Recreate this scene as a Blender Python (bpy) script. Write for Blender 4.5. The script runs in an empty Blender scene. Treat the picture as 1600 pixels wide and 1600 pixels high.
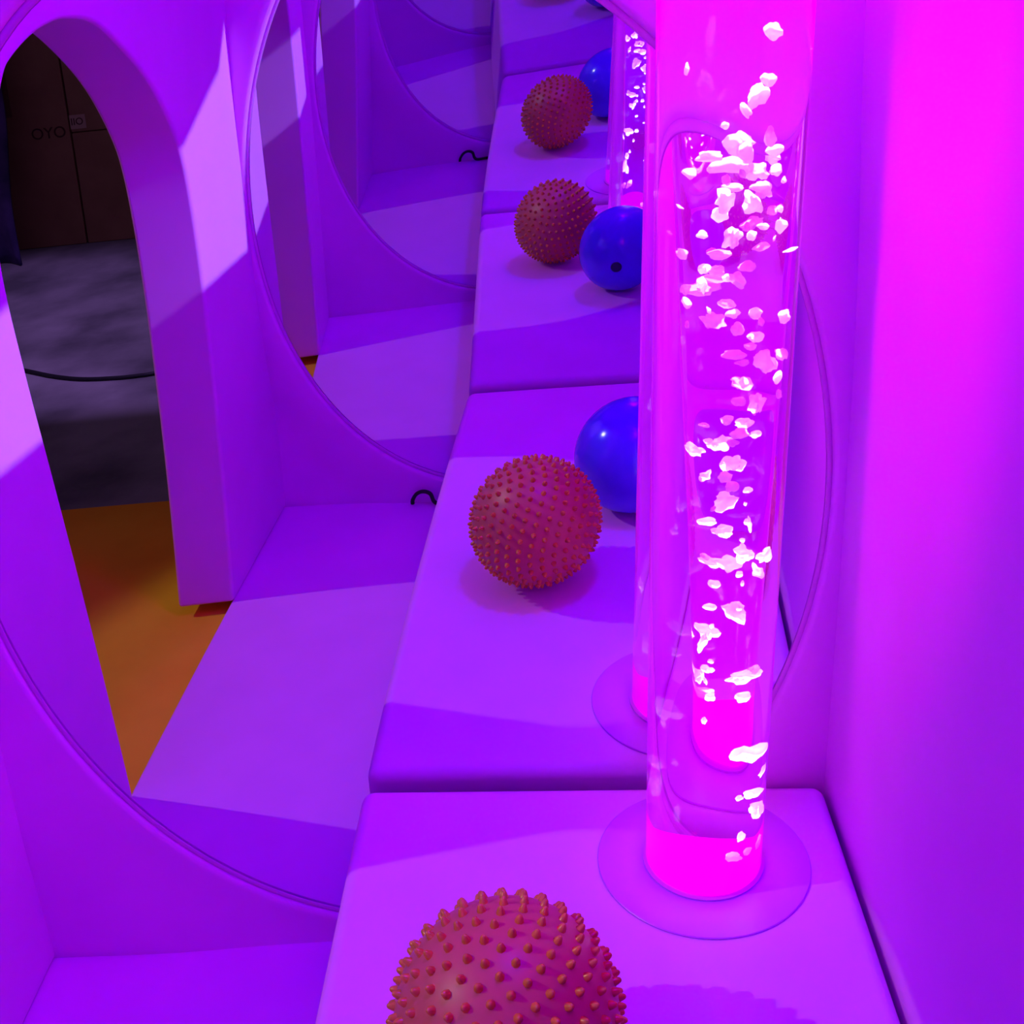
import bpy, bmesh, math, random
from mathutils import Vector, Matrix, noise
random.seed(7)
C = bpy.context.scene.collection
PI = math.pi

# ---------------------------------------------------------------- dimensions (metres)
D, W, B, HB = 1.1154, 0.4202, 0.5618, 0.2499          # mirror distance, floor edge, bench depth, bench height
WALL_T, TOP = 0.1007, 1.86
LEFT_SKEW, RIGHT_SKEW = -0.026, 0.0249
F_PX = 1737.45
CAM = (0.23044, -1.09895, 1.109); YAW, PITCH, ROLL = -0.54149, -23.03316, -1.84952
PX, PY = 34.01, -39.60
# the two mirrors: y0, slope x, slope z, quadratic terms, centre x, z, half width, half height
M1 = dict(y0=0.0, b=-0.02348, c=-0.04783, qa=-0.03073, qb=-0.03476, qc=-0.02383, cx=0.06351, cz=0.61014, a=0.47095, h=0.58671, wb=0.01993, wc=-0.02468, s=1, bulge=.07)
M2 = dict(y0=-D, b=-0.0544, c=0.00683, qa=0.00516, qb=-0.00754, qc=0.0069, cx=0.06771, cz=0.63811, a=0.45673, h=0.60428, wb=0.02494, wc=0.00758, s=-1, bulge=0)
BALL = (0.18803, -0.42545, HB); BALL_R = 0.1
BLUE = (0.32847, -0.63568, HB); BLUE_R = 0.0939
TUBE = (0.39371, -0.13685, HB); TUBE_R = 0.06268; DISC_R = 0.11554

# ---------------------------------------------------------------- materials
def mat(name, color, rough=0.5, spec=0.5, **kw):
    m = bpy.data.materials.new(name); m.use_nodes = True
    b = m.node_tree.nodes['Principled BSDF']
    b.inputs['Base Color'].default_value = (*color, 1)
    b.inputs['Roughness'].default_value = rough
    b.inputs['Specular IOR Level'].default_value = spec
    for k, v in kw.items():
        b.inputs[k.replace('_', ' ')].default_value = v
    return m
def noisy(m, c1, c2, scale, detail=6, bump=0.0, lo=0.35, hi=0.65):
    nt = m.node_tree; b = nt.nodes['Principled BSDF']
    tc = nt.nodes.new('ShaderNodeTexCoord'); n = nt.nodes.new('ShaderNodeTexNoise')
    n.inputs['Scale'].default_value = scale; n.inputs['Detail'].default_value = detail
    r = nt.nodes.new('ShaderNodeValToRGB')
    r.color_ramp.elements[0].position = lo; r.color_ramp.elements[1].position = hi
    r.color_ramp.elements[0].color = (*c1, 1); r.color_ramp.elements[1].color = (*c2, 1)
    nt.links.new(tc.outputs['Object'], n.inputs['Vector']); nt.links.new(n.outputs['Fac'], r.inputs['Fac'])
    nt.links.new(r.outputs['Color'], b.inputs['Base Color'])
    if bump:
        bp = nt.nodes.new('ShaderNodeBump'); bp.inputs['Strength'].default_value = bump; bp.inputs['Distance'].default_value = 0.002
        nt.links.new(n.outputs['Fac'], bp.inputs['Height']); nt.links.new(bp.outputs['Normal'], b.inputs['Normal'])
    return m
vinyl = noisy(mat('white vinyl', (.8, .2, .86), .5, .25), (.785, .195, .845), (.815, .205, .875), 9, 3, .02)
orange_rubber = mat('orange rubber', (.54, .12, .085), .42, .4)
orange_tip = mat('orange rubber studs', (.62, .20, .03), .25, .5)
blue_rubber = mat('blue ball vinyl', (.08, .02, .80), .16, .5)
disc_mat = mat('dark disc', (.01, .005, .06), .4, .4)
acrylic = mat('lilac acrylic collar', (.62, .07, .82), .35, .35)
black_rubber = mat('black cable rubber', (.012, .012, .015), .5, .3)
yellow_mat = noisy(mat('yellow foam mat', (.85, .5, .05), .85, .06), (.78, .36, .015), (.86, .43, .02), 6, 4, .05)
asphalt = noisy(mat('worn concrete', (.2, .2, .2), .9, .1), (.09, .09, .09), (.26, .25, .25), 3.2, 9, .4)
carton = noisy(mat('brown carton', (.3, .16, .09), .85, .1), (.26, .14, .08), (.34, .19, .11), 5, 5)
carton_ink = mat('dark carton ink', (.08, .03, .03), .8, .1)
carton_label = mat('pale carton label', (.5, .34, .26), .8, .1)
tape = mat('carton tape', (.16, .08, .05), .5, .3)
tarp = noisy(mat('navy sheet', (.03, .03, .1), .7, .2), (.02, .02, .07), (.10, .06, .22), 7, 5)

def mirror_material():
    m = bpy.data.materials.new('acrylic mirror'); m.use_nodes = True
    nt = m.node_tree; nt.nodes.clear()
    o = nt.nodes.new('ShaderNodeOutputMaterial'); g = nt.nodes.new('ShaderNodeBsdfGlossy')
    g.inputs['Roughness'].default_value = 0.0; g.inputs['Color'].default_value = (.775, .77, .89, 1)
    nt.links.new(g.outputs[0], o.inputs[0]); return m
mirror_mat = mirror_material()

def lamp_material(name, color, strength, glass=False):
    m = bpy.data.materials.new(name); m.use_nodes = True
    nt = m.node_tree; nt.nodes.clear()
    o = nt.nodes.new('ShaderNodeOutputMaterial'); e = nt.nodes.new('ShaderNodeEmission')
    e.inputs['Color'].default_value = (*color, 1); e.inputs['Strength'].default_value = strength
    if glass:
        g = nt.nodes.new('ShaderNodeBsdfGlass'); g.inputs['IOR'].default_value = 1.33; g.inputs['Roughness'].default_value = 0
        g.inputs['Color'].default_value = (.97, .9, .98, 1)
        a = nt.nodes.new('ShaderNodeAddShader')
        nt.links.new(g.outputs[0], a.inputs[0]); nt.links.new(e.outputs[0], a.inputs[1]); nt.links.new(a.outputs[0], o.inputs[0])
    else:
        nt.links.new(e.outputs[0], o.inputs[0])
    return m
TUBE_E, PUCK_E, CAP_E = (.78, 0, 1, .17), (1, 0, 1, 1.2), (1, 0, .3, 10.3)
water = lamp_material('lit water tube', TUBE_E[:3], TUBE_E[3], True)
puck = lamp_material('magenta lamp', PUCK_E[:3], PUCK_E[3])
sleeve_glow = lamp_material('added magenta glow', CAP_E[:3], CAP_E[3])
bubble_mat = mat('air bubble', (.95, .95, .95), .25, .5)
_nt = bubble_mat.node_tree; _tr = _nt.nodes.new('ShaderNodeBsdfTranslucent'); _mx = _nt.nodes.new('ShaderNodeMixShader'); _tr.inputs['Color'].default_value = (.95, .95, .95, 1); _mx.inputs[0].default_value = .5
_nt.links.new(_nt.nodes['Principled BSDF'].outputs[0], _mx.inputs[1]); _nt.links.new(_tr.outputs[0], _mx.inputs[2]); _nt.links.new(_mx.outputs[0], _nt.nodes['Material Output'].inputs[0])

# ---------------------------------------------------------------- object helpers
def obj(name, bm, m, parent=None, smooth=False, bevel=0, seg=3):
    me = bpy.data.meshes.new(name); bm.normal_update(); bm.to_mesh(me); bm.free()
    for x in (m if isinstance(m, (list, tuple)) else [m]): me.materials.append(x)
    if smooth:
        for p in me.polygons: p.use_smooth = True
    o = bpy.data.objects.new(name, me); C.objects.link(o)
    if parent: o.parent = parent
    if bevel:
        b = o.modifiers.new('soft edges', 'BEVEL'); b.width = bevel; b.segments = seg; b.limit_method = 'ANGLE'; b.angle_limit = math.radians(40)
        for p in me.polygons: p.use_smooth = True
        w = o.modifiers.new('wn', 'WEIGHTED_NORMAL'); w.keep_sharp = True
    return o
def thing(name, label, cat, loc=(0, 0, 0), rz=0, group=None):
    o = bpy.data.objects.new(name, None); C.objects.link(o); o.empty_display_size = .05
    o.location = loc; o.rotation_euler = (0, 0, rz)
    return tag(o, label, cat, group)
def tag(o, label, cat, group=None):
    o['label'] = label; o['category'] = cat
    if group: o['group'] = group
    return o
def struct(name, bm, m, **k):
    o = obj(name, bm, m, **k); o['kind'] = 'structure'; return o
def box(bm, x0, x1, y0, y1, z0, z1):
    v = [bm.verts.new((x, y, z)) for x in (x0, x1) for y in (y0, y1) for z in (z0, z1)]
    for f in ((0, 1, 3, 2), (4, 6, 7, 5), (0, 4, 5, 1), (2, 3, 7, 6), (0, 2, 6, 4), (1, 5, 7, 3)):
        bm.faces.new([v[i] for i in f])
    return v
def lathe(bm, prof, n=64, cx=0, cy=0):
    rows = []
    for r, z in prof:
        rows.append([bm.verts.new((cx, cy, z))] if r < 1e-6 else
                    [bm.verts.new((cx + r * math.cos(2 * PI * i / n), cy + r * math.sin(2 * PI * i / n), z)) for i in range(n)])
    for a, b in zip(rows, rows[1:]):
        for i in range(n):
            j = (i + 1) % n
            if len(a) == 1: bm.faces.new((a[0], b[j], b[i]))
            elif len(b) == 1: bm.faces.new((a[i], a[j], b[0]))
            else: bm.faces.new((a[i], a[j], b[j], b[i]))
    bmesh.ops.recalc_face_normals(bm, faces=bm.faces)
def tube_path(bm, pts, r, n=10):
    pts = [Vector(p) for p in pts]; rows = []; up = Vector((0.3, 0.2, 1)).normalized()
    for i, p in enumerate(pts):
        t = (pts[min(i + 1, len(pts) - 1)] - pts[max(i - 1, 0)]).normalized()
        u = t.cross(up).normalized(); v = u.cross(t)
        rows.append([bm.verts.new(p + r * (math.cos(2 * PI * k / n) * u + math.sin(2 * PI * k / n) * v)) for k in range(n)])
    for a, b in zip(rows, rows[1:]):
        for k in range(n): bm.faces.new((a[k], a[(k + 1) % n], b[(k + 1) % n], b[k]))
    bm.faces.new(rows[0][::-1]); bm.faces.new(rows[-1])
    bmesh.ops.recalc_face_normals(bm, faces=bm.faces)
def smooth_curve(ctrl, n=12):
    ctrl = [Vector(p) for p in ctrl]; P = [ctrl[0]] + ctrl + [ctrl[-1]]; out = []
    for i in range(1, len(P) - 2):
        for k in range(n):
            t = k / n; a, b, c, d = P[i - 1], P[i], P[i + 1], P[i + 2]
            out.append(.5 * (2 * b + (c - a) * t + (2 * a - 5 * b + 4 * c - d) * t * t + (3 * b - a - 3 * c + d) * t ** 3))
    return out + [ctrl[-1]]

# ---------------------------------------------------------------- mirrors and the padded walls that hold them
def oval(M, t): return 1 + M['bulge'] * math.exp(-((t % (2 * PI) - 2.2) / .38) ** 2)      # the hand-cut opening is a little fuller up there
def mirror_y(M, x, z):
    u, v = x - M['cx'], z - M['cz']
    u = max(-.6, min(.6, u)); v = max(-.75, min(.9, v))
    return M['y0'] + M['b'] * u + M['c'] * v + M['qa'] * u * u + M['qb'] * u * v + M['qc'] * v * v
def wall_y(M, x, z): return M['y0'] + M['wb'] * x + M['wc'] * min(z, 1.3)
def panel_y(M, x, z):
    r = math.hypot((x - M['cx']) / M['a'], (z - M['cz']) / M['h'])
    r /= oval(M, math.atan2((z - M['cz']) / M['h'], (x - M['cx']) / M['a']))
    t = max(0, min(1, (r - 1) / .28)); t = t * t * (3 - 2 * t)
    return (mirror_y(M, x, z) - M['s'] * .010) * (1 - t) + wall_y(M, x, z) * t
def mirror_mesh(M):
    bm = bmesh.new(); n, rows = 96, []
    for k in range(1, 25):
        q = k / 24 * 1.018
        rows.append([bm.verts.new((x, mirror_y(M, x, z), z)) for x, z in
                     ((M['cx'] + q * oval(M, 2 * PI * i / n) * M['a'] * math.cos(2 * PI * i / n), M['cz'] + q * oval(M, 2 * PI * i / n) * M['h'] * math.sin(2 * PI * i / n)) for i in range(n))])
    c = bm.verts.new((M['cx'], mirror_y(M, M['cx'], M['cz']), M['cz']))
    for i in range(n):
        bm.faces.new((c, rows[0][i], rows[0][(i + 1) % n]))
    for a, b in zip(rows, rows[1:]):
        for i in range(n): bm.faces.new((a[i], b[i], b[(i + 1) % n], a[(i + 1) % n]))
    bm.normal_update()
    bm.faces.ensure_lookup_table()
    if bm.faces[0].normal.y * M['s'] > 0: bmesh.ops.reverse_faces(bm, faces=bm.faces)
    # sheet thickness
    return bm
def panel_mesh(M, x0, x1, z0, z1):
    bm = bmesh.new(); n = 240; s = M['s']; rows = []
    dirs = []
    for i in range(n):
        t = 2 * PI * i / n; dx, dz = oval(M, t) * M['a'] * math.cos(t), oval(M, t) * M['h'] * math.sin(t)
        k = min([(x1 - M['cx']) / dx if dx > 1e-9 else (x0 - M['cx']) / dx if dx < -1e-9 else 99,
                 (z1 - M['cz']) / dz if dz > 1e-9 else (z0 - M['cz']) / dz if dz < -1e-9 else 99])
        dirs.append((dx, dz, max(k, 1.03)))
    lip = .007
    def row(f, dep):
        vs = []
        for dx, dz, k in dirs:
            q = f(k); x, z = M['cx'] + q * dx, M['cz'] + q * dz
            vs.append(bm.verts.new((x, panel_y(M, x, z) + s * dep, z)))
        rows.append(vs)
    row(lambda k: 1.0, .030)
    for a in range(5):
        t = a / 4 * PI / 2
        row(lambda k, t=t: 1 + (lip / .5) * (1 - math.cos(t)), lip * (1 - math.sin(t)))
    for g in (.15, .3, .45, .6, .8, 1.0):
        row(lambda k, g=g: 1 + lip / .5 + (k - 1 - lip / .5) * g, 0)
    row(lambda k: k, .06); row(lambda k: 1.02 + 0 * k, .06)
    for a, b in zip(rows, rows[1:]):
        for i in range(n): bm.faces.new((a[i], a[(i + 1) % n], b[(i + 1) % n], b[i]))
    bmesh.ops.recalc_face_normals(bm, faces=bm.faces)
    return bm
def panel(name, M):
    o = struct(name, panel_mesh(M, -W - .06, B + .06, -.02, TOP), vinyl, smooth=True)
    return o
rim_shade_mat = mat('lilac rim shade', (.66, .16, .72), .5, .3)  # darker ring painting the shade of the cut edge round each mirror
def rim_shade(M, parent):
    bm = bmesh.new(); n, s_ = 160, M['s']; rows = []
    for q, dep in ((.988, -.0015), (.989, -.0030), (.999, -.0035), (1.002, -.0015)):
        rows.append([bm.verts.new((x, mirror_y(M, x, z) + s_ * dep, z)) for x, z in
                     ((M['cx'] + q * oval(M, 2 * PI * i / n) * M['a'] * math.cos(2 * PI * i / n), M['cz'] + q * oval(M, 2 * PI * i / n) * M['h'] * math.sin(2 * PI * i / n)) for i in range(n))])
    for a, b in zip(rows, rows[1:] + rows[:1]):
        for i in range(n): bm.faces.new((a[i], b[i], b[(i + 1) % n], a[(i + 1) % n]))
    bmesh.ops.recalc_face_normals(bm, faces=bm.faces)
    return obj('rim_shade_ring', bm, rim_shade_mat, parent, smooth=True)
panel('wall_far', M1); panel('wall_near', M2)
mm = obj('oval_mirror', mirror_mesh(M1), mirror_mat, smooth=True)
tag(mm, 'large oval mirror in the padded wall behind the bubble tube, full of repeating reflections', 'mirror')
m2 = obj('oval_mirror', mirror_mesh(M2), mirror_mat, smooth=True)
tag(m2, 'facing oval mirror on the opposite wall, seen as the smaller arc inside the first', 'mirror')

def backing(M, parent):
    bm = bmesh.new(); n, s_ = 96, -M['s']; rows = []
    for q, dep in ((.0005, .002), (.5, .002), (1.016, .002), (1.016, .008), (.5, .008), (.0005, .008)):
        rows.append([bm.verts.new((x, mirror_y(M, x, z) - s_ * dep, z)) for x, z in
                     ((M['cx'] + q * oval(M, 2 * PI * i / n) * M['a'] * math.cos(2 * PI * i / n), M['cz'] + q * oval(M, 2 * PI * i / n) * M['h'] * math.sin(2 * PI * i / n)) for i in range(n))])
    for a, b in zip(rows, rows[1:]):
        for i in range(n): bm.faces.new((a[i], b[i], b[(i + 1) % n], a[(i + 1) % n]))
    bmesh.ops.recalc_face_normals(bm, faces=bm.faces)
    return obj('backing_board', bm, carton, parent)
rim_shade(M1, mm); rim_shade(M2, m2); backing(M1, mm); backing(M2, m2)
# floor pad, side walls, ceiling
bm = bmesh.new(); vs = box(bm, -W, B + .05, -D - .05, .05, -.03, 0)
for v in bm.verts:
    if v.co.x < 0: v.co.x = -W - .006 + LEFT_SKEW * v.co.y
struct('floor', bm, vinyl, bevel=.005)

ARCH = [(-.270, 0), (-.254, .28), (-.240, .55), (-.234, .70), (-.237, .82), (-.262, .908), (-.311, .985), (-.342, 1.020), (-.367, 1.034), (-.415, 1.048), (-.465, 1.056), (-.525, 1.056), (-.608, 1.037),
        (-.70, .977), (-.760, .922), (-.805, .858), (-.829, .80), (-.838, .70), (-.834, .54), (-.812, .28), (-.779, 0)]
arch = [(p.x, p.y) for p in smooth_curve([(y, z, 0) for y, z in ARCH], 6)]
bm = bmesh.new()
poly = [(.06, 0)] + arch + [(-D - .06, 0), (-D - .06, TOP), (.06, TOP)]
ins = [bm.verts.new((-W + LEFT_SKEW * y, y, z)) for y, z in poly]
outs = []
for y, z in poly:
    yy = -.535 + (y + .535) * .965 if -.9 < y < -.2 else y
    outs.append(bm.verts.new((-W - WALL_T + LEFT_SKEW * y, yy, z)))
bm.faces.new(ins); bm.faces.new(outs[::-1])
for i in range(len(poly)):
    j = (i + 1) % len(poly); bm.faces.new((ins[i], outs[i], outs[j], ins[j]))
bmesh.ops.recalc_face_normals(bm, faces=bm.faces)
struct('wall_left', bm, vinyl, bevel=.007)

def right_x(y, z=.25): return B + RIGHT_SKEW * y - .036 * (z - .25)      # leans in a little towards the top
SRC2 = Vector((5.2, -.90, 4.2))                     # unseen lamp inferred from the lit band, shining through an added gap
def to_right(y, z):
    P = Vector((-W + LEFT_SKEW * y, y, z)); t = (B - P.x) / (SRC2.x - P.x); q = P + (SRC2 - P) * t; return (q.y, q.z)
slot_low = [to_right(*p) for p in ((-.04, .588), (-.256, .568), (-.55, .556), (-.836, .543), (-1.066, .530))]  # gap added in the wall, cut to give the lit band its outline
slot_top = [to_right(*p) for p in ((-.04, .795), (-.231, .803), (-.55, .808), (-.838, .835), (-1.03, .905), (-1.128, 1.02))]
bm = bmesh.new()
def prism(pts, t=.08):
    a = [bm.verts.new((right_x(y, z), y, z)) for y, z in pts]; b = [bm.verts.new((right_x(y, z) + t, y, z)) for y, z in pts]
    bm.faces.new(a); bm.faces.new(b[::-1])
    for i in range(len(pts)):
        j = (i + 1) % len(pts); bm.faces.new((a[i], b[i], b[j], a[j]))
prism([(.06, -.03)] + [(.06, slot_low[0][1])] + slot_low + [(-D - .06, slot_low[-1][1]), (-D - .06, -.03)])
prism([(.06, slot_top[0][1]), (.06, TOP), (-D - .06, TOP), (-D - .06, slot_top[-1][1])] + slot_top[::-1])
prism([(.06, slot_low[0][1]), (.06, slot_top[0][1]), slot_top[0], slot_low[0]])
prism([(-D - .06, slot_low[-1][1]), slot_low[-1], slot_top[-1], (-D - .06, slot_top[-1][1])])
bmesh.ops.recalc_face_normals(bm, faces=bm.faces)
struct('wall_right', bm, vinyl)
bm = bmesh.new(); box(bm, -W - .12, B + .12, -D - .1, .1, TOP, TOP + .05)
struct('ceiling', bm, vinyl)

# ---------------------------------------------------------------- bench
bm = bmesh.new()
y_far = lambda x: min(panel_y(M1, x, .2), mirror_y(M1, x, .2)) - .004
vs = box(bm, 0.0, B - .004, -D, -.01, 0.001, HB)
for v in vs:
    far = v.co.y > -.5
    v.co.y = (mirror_y(M1, v.co.x, HB) - .012) if far else (mirror_y(M2, v.co.x, HB) + .012)
    if v.co.x > .2: v.co.x = right_x(v.co.y) - .006
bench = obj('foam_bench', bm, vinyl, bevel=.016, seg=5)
tag(bench, 'padded vinyl bench with rounded front edge along the right wall, under the tube and balls', 'bench')

# ---------------------------------------------------------------- balls
def sphere_dirs(n):
    g = PI * (3 - math.sqrt(5)); out = []
    for i in range(n):
        z = 1 - 2 * (i + .5) / n; r = math.sqrt(1 - z * z); out.append(Vector((r * math.cos(g * i), r * math.sin(g * i), z)))
    return out
def spiky_ball(r_tip, rot):
    bm = bmesh.new(); rb = r_tip * .932
    bmesh.ops.create_uvsphere(bm, u_segments=72, v_segments=48, radius=rb)
    for f in bm.faces: f.material_index = 0
    for d in sphere_dirs(420):
        u = d.orthogonal().normalized(); v = d.cross(u); rows = []
        for rr, hh in ((.0042, -.0015), (.0037, .0012), (.0029, .0034), (.0022, .0050), (.0013, .0060)):
            rows.append([bm.verts.new(d * (rb + hh) + rr * (math.cos(2 * PI * k / 8) * u + math.sin(2 * PI * k / 8) * v)) for k in range(8)])
        tip = bm.verts.new(d * (rb + .0064))
        for a, b in zip(rows, rows[1:]):
            for k in range(8): bm.faces.new((a[k], a[(k + 1) % 8], b[(k + 1) % 8], b[k])).material_index = 1
        for k in range(8): bm.faces.new((rows[-1][k], rows[-1][(k + 1) % 8], tip)).material_index = 1
    bm.transform(rot)
    bm.transform(Matrix.Translation((0, 0, r_tip)))
    return bm
rot = Matrix.Rotation(.5, 4, 'X') @ Matrix.Rotation(-.7, 4, 'Y') @ Matrix.Rotation(.4, 4, 'Z')
sb = obj('spiky_ball', spiky_ball(BALL_R, rot), [orange_rubber, orange_tip], smooth=True)
sb.location = BALL; tag(sb, 'orange rubber sensory ball covered in short studs, on the front of the bench', 'ball')
bt = thing('smooth_ball', 'glossy dark blue smooth ball, seen reflected beside the bubble tube behind the orange ball', 'ball', BLUE)
bm = bmesh.new(); bmesh.ops.create_uvsphere(bm, u_segments=64, v_segments=40, radius=BLUE_R); bm.transform(Matrix.Translation((0, 0, BLUE_R)))
obj('ball_body', bm, blue_rubber, bt, smooth=True)
bm = bmesh.new(); vd = Vector((-.016, -.092, -.010)).normalized()  # small dark disc set into the ball surface
lathe(bm, [(0, .0004), (.008, .0007), (.0118, .0), (.0130, -.0022)], 24)
bm.transform(Matrix.Translation(vd * BLUE_R + Vector((0, 0, BLUE_R))) @ vd.to_track_quat('Z', 'Y').to_matrix().to_4x4())
pl = obj('dark_disc', bm, disc_mat, bt, smooth=True); pl['label'] = 'dark round disc'

# ---------------------------------------------------------------- bubble tube
BUBBLES = [(0.0213,-0.0271,0.8396,0.0061,0.0063),(0.0202,-0.0212,0.8055,0.0049,0.0053),(0.0159,0.0021,0.7941,0.0045,0.0085),(0.0078,-0.0068,0.7827,0.0029,0.0062),(-0.0339,-0.015,0.8145,0.002,0.0044),(-0.006,-0.0114,0.7716,0.0031,0.0028),(0.0057,-0.0112,0.7564,0.0089,0.0101),(0.0238,-0.0236,0.762,0.0038,0.0069),(0.0277,-0.0001,0.7505,0.0052,0.0043),(-0.0176,-0.0226,0.7489,0.0084,0.0041),(0.0165,-0.0152,0.7342,0.0063,0.007),(0.008,-0.0097,0.733,0.002,0.0042),(-0.0035,-0.012,0.7289,0.0027,0.0045),(-0.0027,-0.0052,0.7122,0.0063,0.0085),(-0.0043,0.0019,0.6988,0.0055,0.0063),(0.0165,0.0087,0.7069,0.0051,0.0081),(0.0103,-0.0198,0.6917,0.0022,0.0039),(0.0156,-0.0044,0.682,0.0032,0.0043),(0.0038,-0.0014,0.6794,0.0059,0.008),(-0.0193,-0.0138,0.6846,0.0036,0.0034),(0.0342,-0.0257,0.6917,0.0049,0.0053),(0.0393,0.0138,0.6655,0.0038,0.0015),(-0.0173,-0.0143,0.6562,0.0045,0.0045),(-0.0086,-0.0162,0.6548,0.0056,0.0048),(0.003,0.0074,0.6448,0.0042,0.0032),(0.0075,-0.0067,0.6453,0.0041,0.0069),(-0.0165,-0.0068,0.6418,0.0027,0.0068),(0.0024,0.0022,0.6228,0.0058,0.0041),(-0.0158,-0.0269,0.6228,0.0016,0.0031),(0.0202,-0.0018,0.615,0.0042,0.0052),(0.04,-0.0076,0.6114,0.0046,0.0055),(0.0229,-0.0264,0.6116,0.0023,0.004),(0.0088,-0.0035,0.6011,0.0042,0.0058),(0.0219,0.0075,0.5919,0.0047,0.005),(0.0289,-0.02,0.574,0.0079,0.0098),(0.038,0.0004,0.576,0.0033,0.0065),(0.0381,-0.0118,0.5577,0.0033,0.0059),(0.0149,-0.0003,0.5519,0.0033,0.0047),(0.0378,0.004,0.5377,0.0019,0.0045),(0.0233,-0.0211,0.5367,0.0058,0.0082),(0.0056,0.0043,0.5161,0.0041,0.0042),(0.013,-0.0038,0.5045,0.0064,0.0054),(0.0087,-0.0025,0.4957,0.0041,0.0036),(0.01,0.0034,0.4746,0.0061,0.0067),(0.0033,-0.0131,0.4658,0.0048,0.0054),(0.0098,0.0007,0.4519,0.0044,0.0055),(-0.0043,0.0082,0.4137,0.0062,0.0044),(0.0009,-0.0272,0.416,0.0072,0.006),(-0.0087,0.0079,0.5101,0.0036,0.0024),(-0.0099,-0.0122,0.5004,0.0035,0.0027),(-0.004,-0.0097,0.4328,0.0015,0.003),(0.0183,-0.0248,0.3907,0.0059,0.0086),(0.0099,-0.0019,0.3737,0.0075,0.0082),(0.035,-0.0131,0.3831,0.005,0.0068),(0.0292,0.0066,0.3606,0.0036,0.007),(-0.0053,-0.0186,0.3336,0.0055,0.0038),(0.0156,-0.0077,0.324,0.0077,0.0099),(-0.0089,-0.0122,0.2906,0.0031,0.009),(-0.0037,-0.0038,0.2979,0.0028,0.0036),(-0.0039,-0.0224,0.3142,0.0018,0.0025),(-0.0037,-0.0231,0.2653,0.0028,0.0032),(0.0238,0.001,0.2452,0.0112,0.006),(0.03,0.003,0.2512,0.004,0.0053),(-0.0002,-0.0065,0.226,0.0037,0.0043),(0.0235,0.0081,0.2187,0.0052,0.0058),(-0.007,-0.0214,0.2057,0.0021,0.004),(0.0294,0.0074,0.1492,0.009,0.0098),(0.0423,-0.008,0.132,0.0034,0.0067),(0.0302,0.0127,0.0996,0.0055,0.0051),(0.0231,-0.0036,0.1042,0.0026,0.0032),(0.0362,0.0039,0.0806,0.0046,0.0102),(0.0301,0.0131,0.082,0.002,0.0047),(0.0269,-0.0333,0.0685,0.004,0.006),(0.0209,-0.0354,0.0151,0.0073,0.0051),(0.0449,-0.0171,-0.0108,0.0036,0.0083),(0.0337,-0.0292,-0.0154,0.0045,0.0045)]
tb = thing('bubble_tube', 'tall clear water tube glowing magenta with rising white bubbles, standing on the bench corner', 'lamp', TUBE)
bm = bmesh.new(); lathe(bm, [(0, .0004), (DISC_R, .0004), (DISC_R, .0014), (DISC_R - .0008, .0022), (TUBE_R + .003, .0024), (TUBE_R + .003, .0045), (0, .0045)], 96)
obj('base_collar', bm, acrylic, tb, smooth=False)
TUBE_H = 1.00
bm = bmesh.new(); r = TUBE_R
lathe(bm, [(0, .006), (r - .002, .006), (r, .008), (r, .2), (r, .5), (r, .8), (r, TUBE_H), (0, TUBE_H)], 160)
o = obj('water_column', bm, water, tb, smooth=True)
for p in o.data.polygons:
    if abs(p.normal.z) > .9: p.use_smooth = False
bm = bmesh.new(); lathe(bm, [(0, .009), (r - .003, .009), (r - .003, .028), (r - .006, .031), (0, .031)], 64)
obj('base_light', bm, puck, tb)
bm = bmesh.new(); lathe(bm, [(0, 1.402), (r + .003, 1.402), (r + .003, 1.46), (0, 1.46)], 64)
obj('top_cap', bm, acrylic, tb)
bm = bmesh.new(); lathe(bm, [(0, 1.002), (r, 1.002), (r, 1.40), (0, 1.40)], 64)
obj('added_glow_sleeve', bm, sleeve_glow, tb)  # glowing sleeve added above the tube to brighten the wall and corner
for i, (x, y, z, a, b) in enumerate(BUBBLES):
    bm = bmesh.new(); bmesh.ops.create_icosphere(bm, subdivisions=3, radius=1)
    sd = Vector((i * 3.1, i * 1.7, 5)); amp = .28 if max(a, b) < .0065 else .55
    for v in bm.verts:
        n1 = noise.noise(v.co * 1.15 + sd); n2 = noise.noise(v.co * 2.6 + sd)
        v.co = v.co * (1 + amp * n1 * 1.5 + amp * .55 * n2)
    bm.transform(Matrix.Rotation(random.uniform(-.5, .5), 4, 'Y') @ Matrix.Diagonal((a, min(a, b) * .8, b, 1)))
    o = obj('bubble', bm, bubble_mat, tb, smooth=True); o.location = (x, y, max(z, .046))

# ---------------------------------------------------------------- cable on the floor by the near wall
bm = bmesh.new()
tube_path(bm, smooth_curve([(-.118, -1.094, .006), (-.117, -1.093, .016), (-.108, -1.092, .030), (-.094, -1.091, .035), (-.080, -1.090, .029), (-.073, -1.089, .012), (-.062, -1.089, .0055), (-.03, -1.0895, .0055), (-.008, -1.09, .0055)], 8), .0042)
tag(obj('power_cable', bm, black_rubber, smooth=True), 'black cable looping up from the floor at the bench foot by the opposite wall', 'cable')

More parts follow.
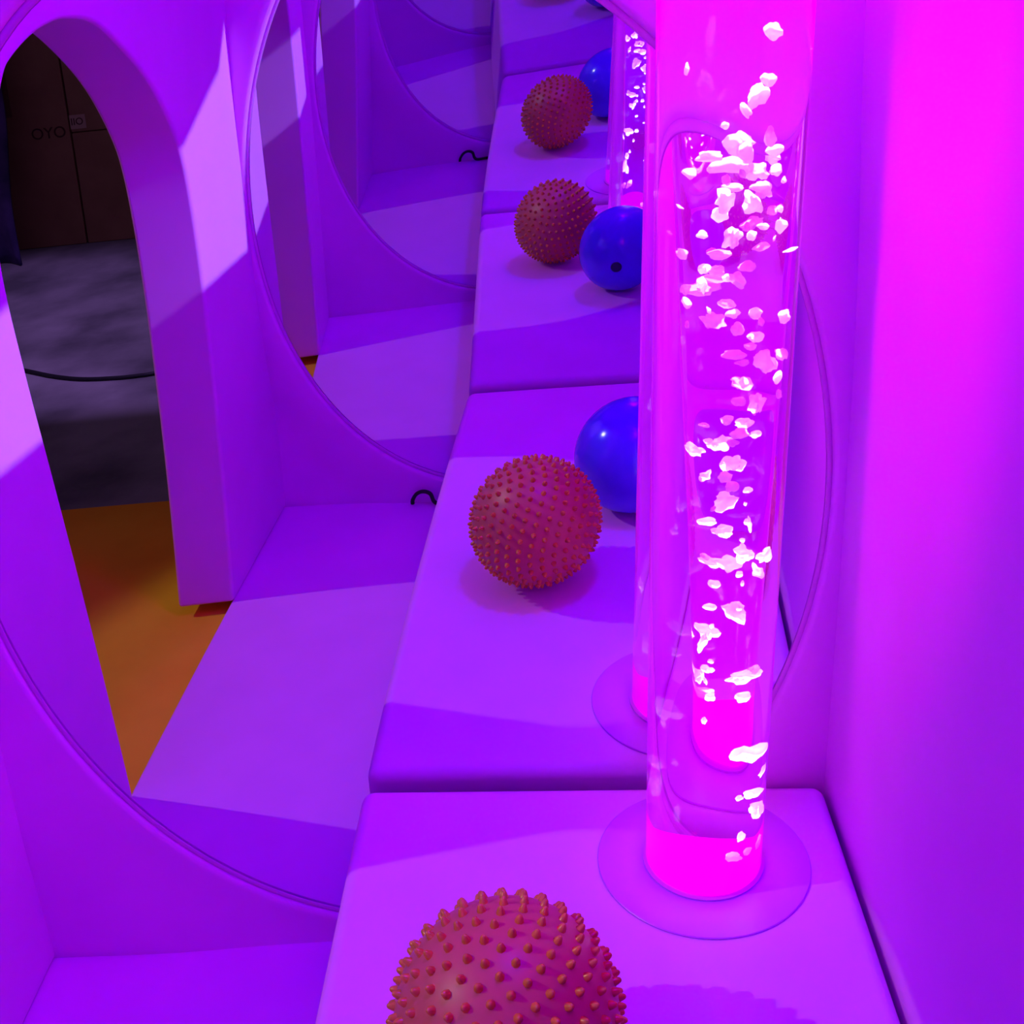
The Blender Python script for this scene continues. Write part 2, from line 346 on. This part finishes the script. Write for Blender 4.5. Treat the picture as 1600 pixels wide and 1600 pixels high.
# ---------------------------------------------------------------- outside the arch
bm = bmesh.new(); box(bm, -6, -W - .14, -7, 3, -.16, -.06)
for v in bm.verts:
    if v.co.x > -1: v.co.x = -W - .125
g = struct('ground', bm, asphalt)
bm = bmesh.new(); box(bm, -1.75, -W - .001, -1.236, .25, -.058, -.022)
for v in bm.verts:
    if v.co.x > -1: v.co.x = -W - .001 + LEFT_SKEW * v.co.y
tag(obj('foam_mat', bm, yellow_mat, bevel=.006), 'yellow foam mat on the ground running under the archway', 'mat')
bm = bmesh.new()
tube_path(bm, smooth_curve([(-2.8, -2.9, -.054), (-2.2, -2.60, -.054), (-1.7, -2.33, -.054), (-1.386, -2.138, -.054), (-1.29, -2.081, -.054), (-1.204, -2.044, -.054), (-1.119, -2.029, -.054), (-1.04, -2.029, -.054), (-.95, -2.05, -.054), (-.5, -2.2, -.054)], 8), .0055)
tag(obj('power_cable', bm, black_rubber, smooth=True), 'thin black cable lying across the grey ground beyond the archway', 'cable')

def carton_box(label, x0, x1, y1, z0, z1, depth, text=None, tx=0, tz=0, th=.05, sticker=None):
    cx = (x0 + x1) / 2; yc = y1 - depth / 2
    t = thing('cardboard_box', label, 'box', (cx, yc, z0), 0, 'cartons stacked beyond the archway')
    w = (x1 - x0) / 2; h = z1 - z0
    bm = bmesh.new(); box(bm, -w, w, -depth / 2, depth / 2, 0, h); obj('carton_body', bm, carton, t, bevel=.004, seg=2)
    bm = bmesh.new(); box(bm, -w - .001, w + .001, -.03, .03, h, h + .0012); box(bm, -.03, .03, depth / 2, depth / 2 + .0012, h * .55, h)
    obj('packing_tape', bm, tape, t)
    if sticker:
        a, b, c, d = sticker; bm = bmesh.new(); box(bm, a - cx, b - cx, depth / 2, depth / 2 + .0015, c - z0, d - z0)
        obj('paper_label', bm, carton_label, t)
    if text:
        cu = bpy.data.curves.new('lettering', 'FONT'); cu.body = text; cu.size = th; cu.extrude = .0004; cu.align_x = 'CENTER'; cu.align_y = 'CENTER'
        cu.materials.append(carton_ink)
        o = bpy.data.objects.new('lettering', cu); C.objects.link(o); o.parent = t
        me = bpy.data.meshes.new_from_object(o); bpy.data.objects.remove(o); o = bpy.data.objects.new('lettering', me); C.objects.link(o); o.parent = t
        o.location = (tx - cx, depth / 2 + (.0022 if sticker else .0008), tz - z0); o.rotation_euler = (PI / 2, 0, PI)
    return t
G = -.06
carton_box('brown carton at the left of the dark stack, letters OYO across it', -2.16, -1.722, -3.35, G, .80, .45, 'OYO', -1.795, .345, .055)
carton_box('brown carton low on the right of the stack, under the labelled one', -1.716, -1.22, -3.35, G, .338, .45)
carton_box('brown carton upper right of the stack with a pale paper label', -1.716, -1.24, -3.35, .341, .80, .45, 'OII', -1.690, .376, .034, (-1.715, -1.660, .352, .400))
# dark cloth hung over something left of the cartons
bm = bmesh.new(); nx, nz = 40, 30; grid = []
for j in range(nz + 1):
    z = G + .003 + (1.0 - G) * j / nz; row = []
    for i in range(nx + 1):
        x = -3.0 + 1.13 * i / nx
        y = -3.16 + .035 * math.sin(x * 23 + 2 * math.sin(z * 3)) + .05 * noise.noise(Vector((x * 4, z * 3, 0))) - .10 * j / nz
        row.append((x, y, z))
    grid.append(row)
F = [[bm.verts.new(p) for p in r] for r in grid]; Bk = [[bm.verts.new((p[0], p[1] - .012, p[2])) for p in r] for r in grid]
for j in range(nz):
    for i in range(nx):
        bm.faces.new((F[j][i], F[j][i + 1], F[j + 1][i + 1], F[j + 1][i])); bm.faces.new((Bk[j][i], Bk[j + 1][i], Bk[j + 1][i + 1], Bk[j][i + 1]))
for j in range(nz):
    bm.faces.new((F[j][0], F[j + 1][0], Bk[j + 1][0], Bk[j][0])); bm.faces.new((F[j][nx], Bk[j][nx], Bk[j + 1][nx], F[j + 1][nx]))
for i in range(nx):
    bm.faces.new((F[0][i], Bk[0][i], Bk[0][i + 1], F[0][i + 1])); bm.faces.new((F[nz][i], F[nz][i + 1], Bk[nz][i + 1], Bk[nz][i]))
bmesh.ops.recalc_face_normals(bm, faces=bm.faces)
tag(obj('hanging_cloth', bm, tarp, smooth=True), 'dark navy cloth hanging beside the cartons beyond the archway', 'cloth')

# ---------------------------------------------------------------- lights
E_WASH, E_MAG, E_SUN, E_SLOT, E_HALL, E_LED = (1, 0, .5, 64), (.035, 0, 1, 12.5), (1, 1, .72, 135), (.58, .9, 1, 2050), (.55, .28, 1, 640), (1, .9, 1, 320)
def light(name, kind, loc, color, energy, target=None, **kw):
    l = bpy.data.lights.new(name, kind); l.color = color; l.energy = energy
    for k, v in kw.items(): setattr(l, k, v)
    o = bpy.data.objects.new(name, l); C.objects.link(o); o.location = loc
    if target is not None: o.rotation_euler = (Vector(target) - Vector(loc)).to_track_quat('-Z', 'Y').to_euler()
    return o
light('added_wall_wash', 'SPOT', (-.12, -.62, 1.76), E_WASH[:3], E_WASH[3], (.562, -.20, .84), spot_size=math.radians(26), spot_blend=1, shadow_soft_size=.05)  # unseen spot added to brighten the right wall beside the tube
light('ceiling_violet_lamp', 'AREA', (.36, -.30, 1.80), E_MAG[:3], E_MAG[3], (.47, -.12, .6), shape='DISK', size=.10)
aim = Vector((.05, -.47, .3)); d = Vector((1, .12, -.85)).normalized()
light('hall_spot', 'SPOT', aim - d * 4.2, E_SUN[:3], E_SUN[3], aim, spot_size=math.radians(24), spot_blend=.3, shadow_soft_size=.02)
light('hall_lamp', 'SPOT', SRC2, E_SLOT[:3], E_SLOT[3], (-W, -.6, .7), spot_size=math.radians(11), spot_blend=.1, shadow_soft_size=.03)
light('hall_lamp_high', 'SPOT', (.32, -.5, 4.2), E_HALL[:3], E_HALL[3], (-1.4, -2.15, 0), spot_size=math.radians(24), spot_blend=.5, shadow_soft_size=.08)
for lz, to in ((HB + .036, 3), (HB + .985, -3)):      # foot lamp of the tube, plus one added above to light the bubbles
    light('tube_led', 'SPOT', (TUBE[0], TUBE[1], lz), E_LED[:3], E_LED[3], (TUBE[0], TUBE[1], to), spot_size=math.radians(150), spot_blend=1, shadow_soft_size=0)

# ---------------------------------------------------------------- world, camera, colour
w = bpy.data.worlds.new('dark hall'); bpy.context.scene.world = w; w.use_nodes = True
w.node_tree.nodes['Background'].inputs[0].default_value = (.08, .045, .10, 1)
w.node_tree.nodes['Background'].inputs[1].default_value = 1.0
cam = bpy.data.cameras.new('camera'); co = bpy.data.objects.new('camera', cam); C.objects.link(co)
y, p, rr = map(math.radians, (YAW, PITCH, ROLL))
fw = Vector((math.sin(y) * math.cos(p), math.cos(y) * math.cos(p), math.sin(p)))
rt = Vector((math.cos(y), -math.sin(y), 0)); up = rt.cross(fw)
r2 = rt * math.cos(rr) + up * math.sin(rr); u2 = -rt * math.sin(rr) + up * math.cos(rr)
co.matrix_world = Matrix(((r2.x, u2.x, -fw.x, CAM[0]), (r2.y, u2.y, -fw.y, CAM[1]), (r2.z, u2.z, -fw.z, CAM[2]), (0, 0, 0, 1)))
cam.sensor_width = 36; cam.lens = F_PX / 1600 * 36; cam.shift_x = -PX / 1600; cam.shift_y = PY / 1600
cam.clip_start = .005
S = bpy.context.scene; S.camera = co
S.view_settings.view_transform = 'Standard'; S.view_settings.look = 'None'; S.view_settings.gamma = 1; S.view_settings.exposure = 0
S.view_settings.use_curve_mapping = False
cy = S.cycles
cy.max_bounces = 18; cy.glossy_bounces = 13; cy.transmission_bounces = 13; cy.diffuse_bounces = 4; cy.transparent_max_bounces = 8
cy.caustics_reflective = True; cy.caustics_refractive = True; cy.blur_glossy = 0.0
cy.sample_clamp_indirect = 4.0; cy.use_denoising = True; cy.use_adaptive_sampling = True; cy.adaptive_threshold = 0.02
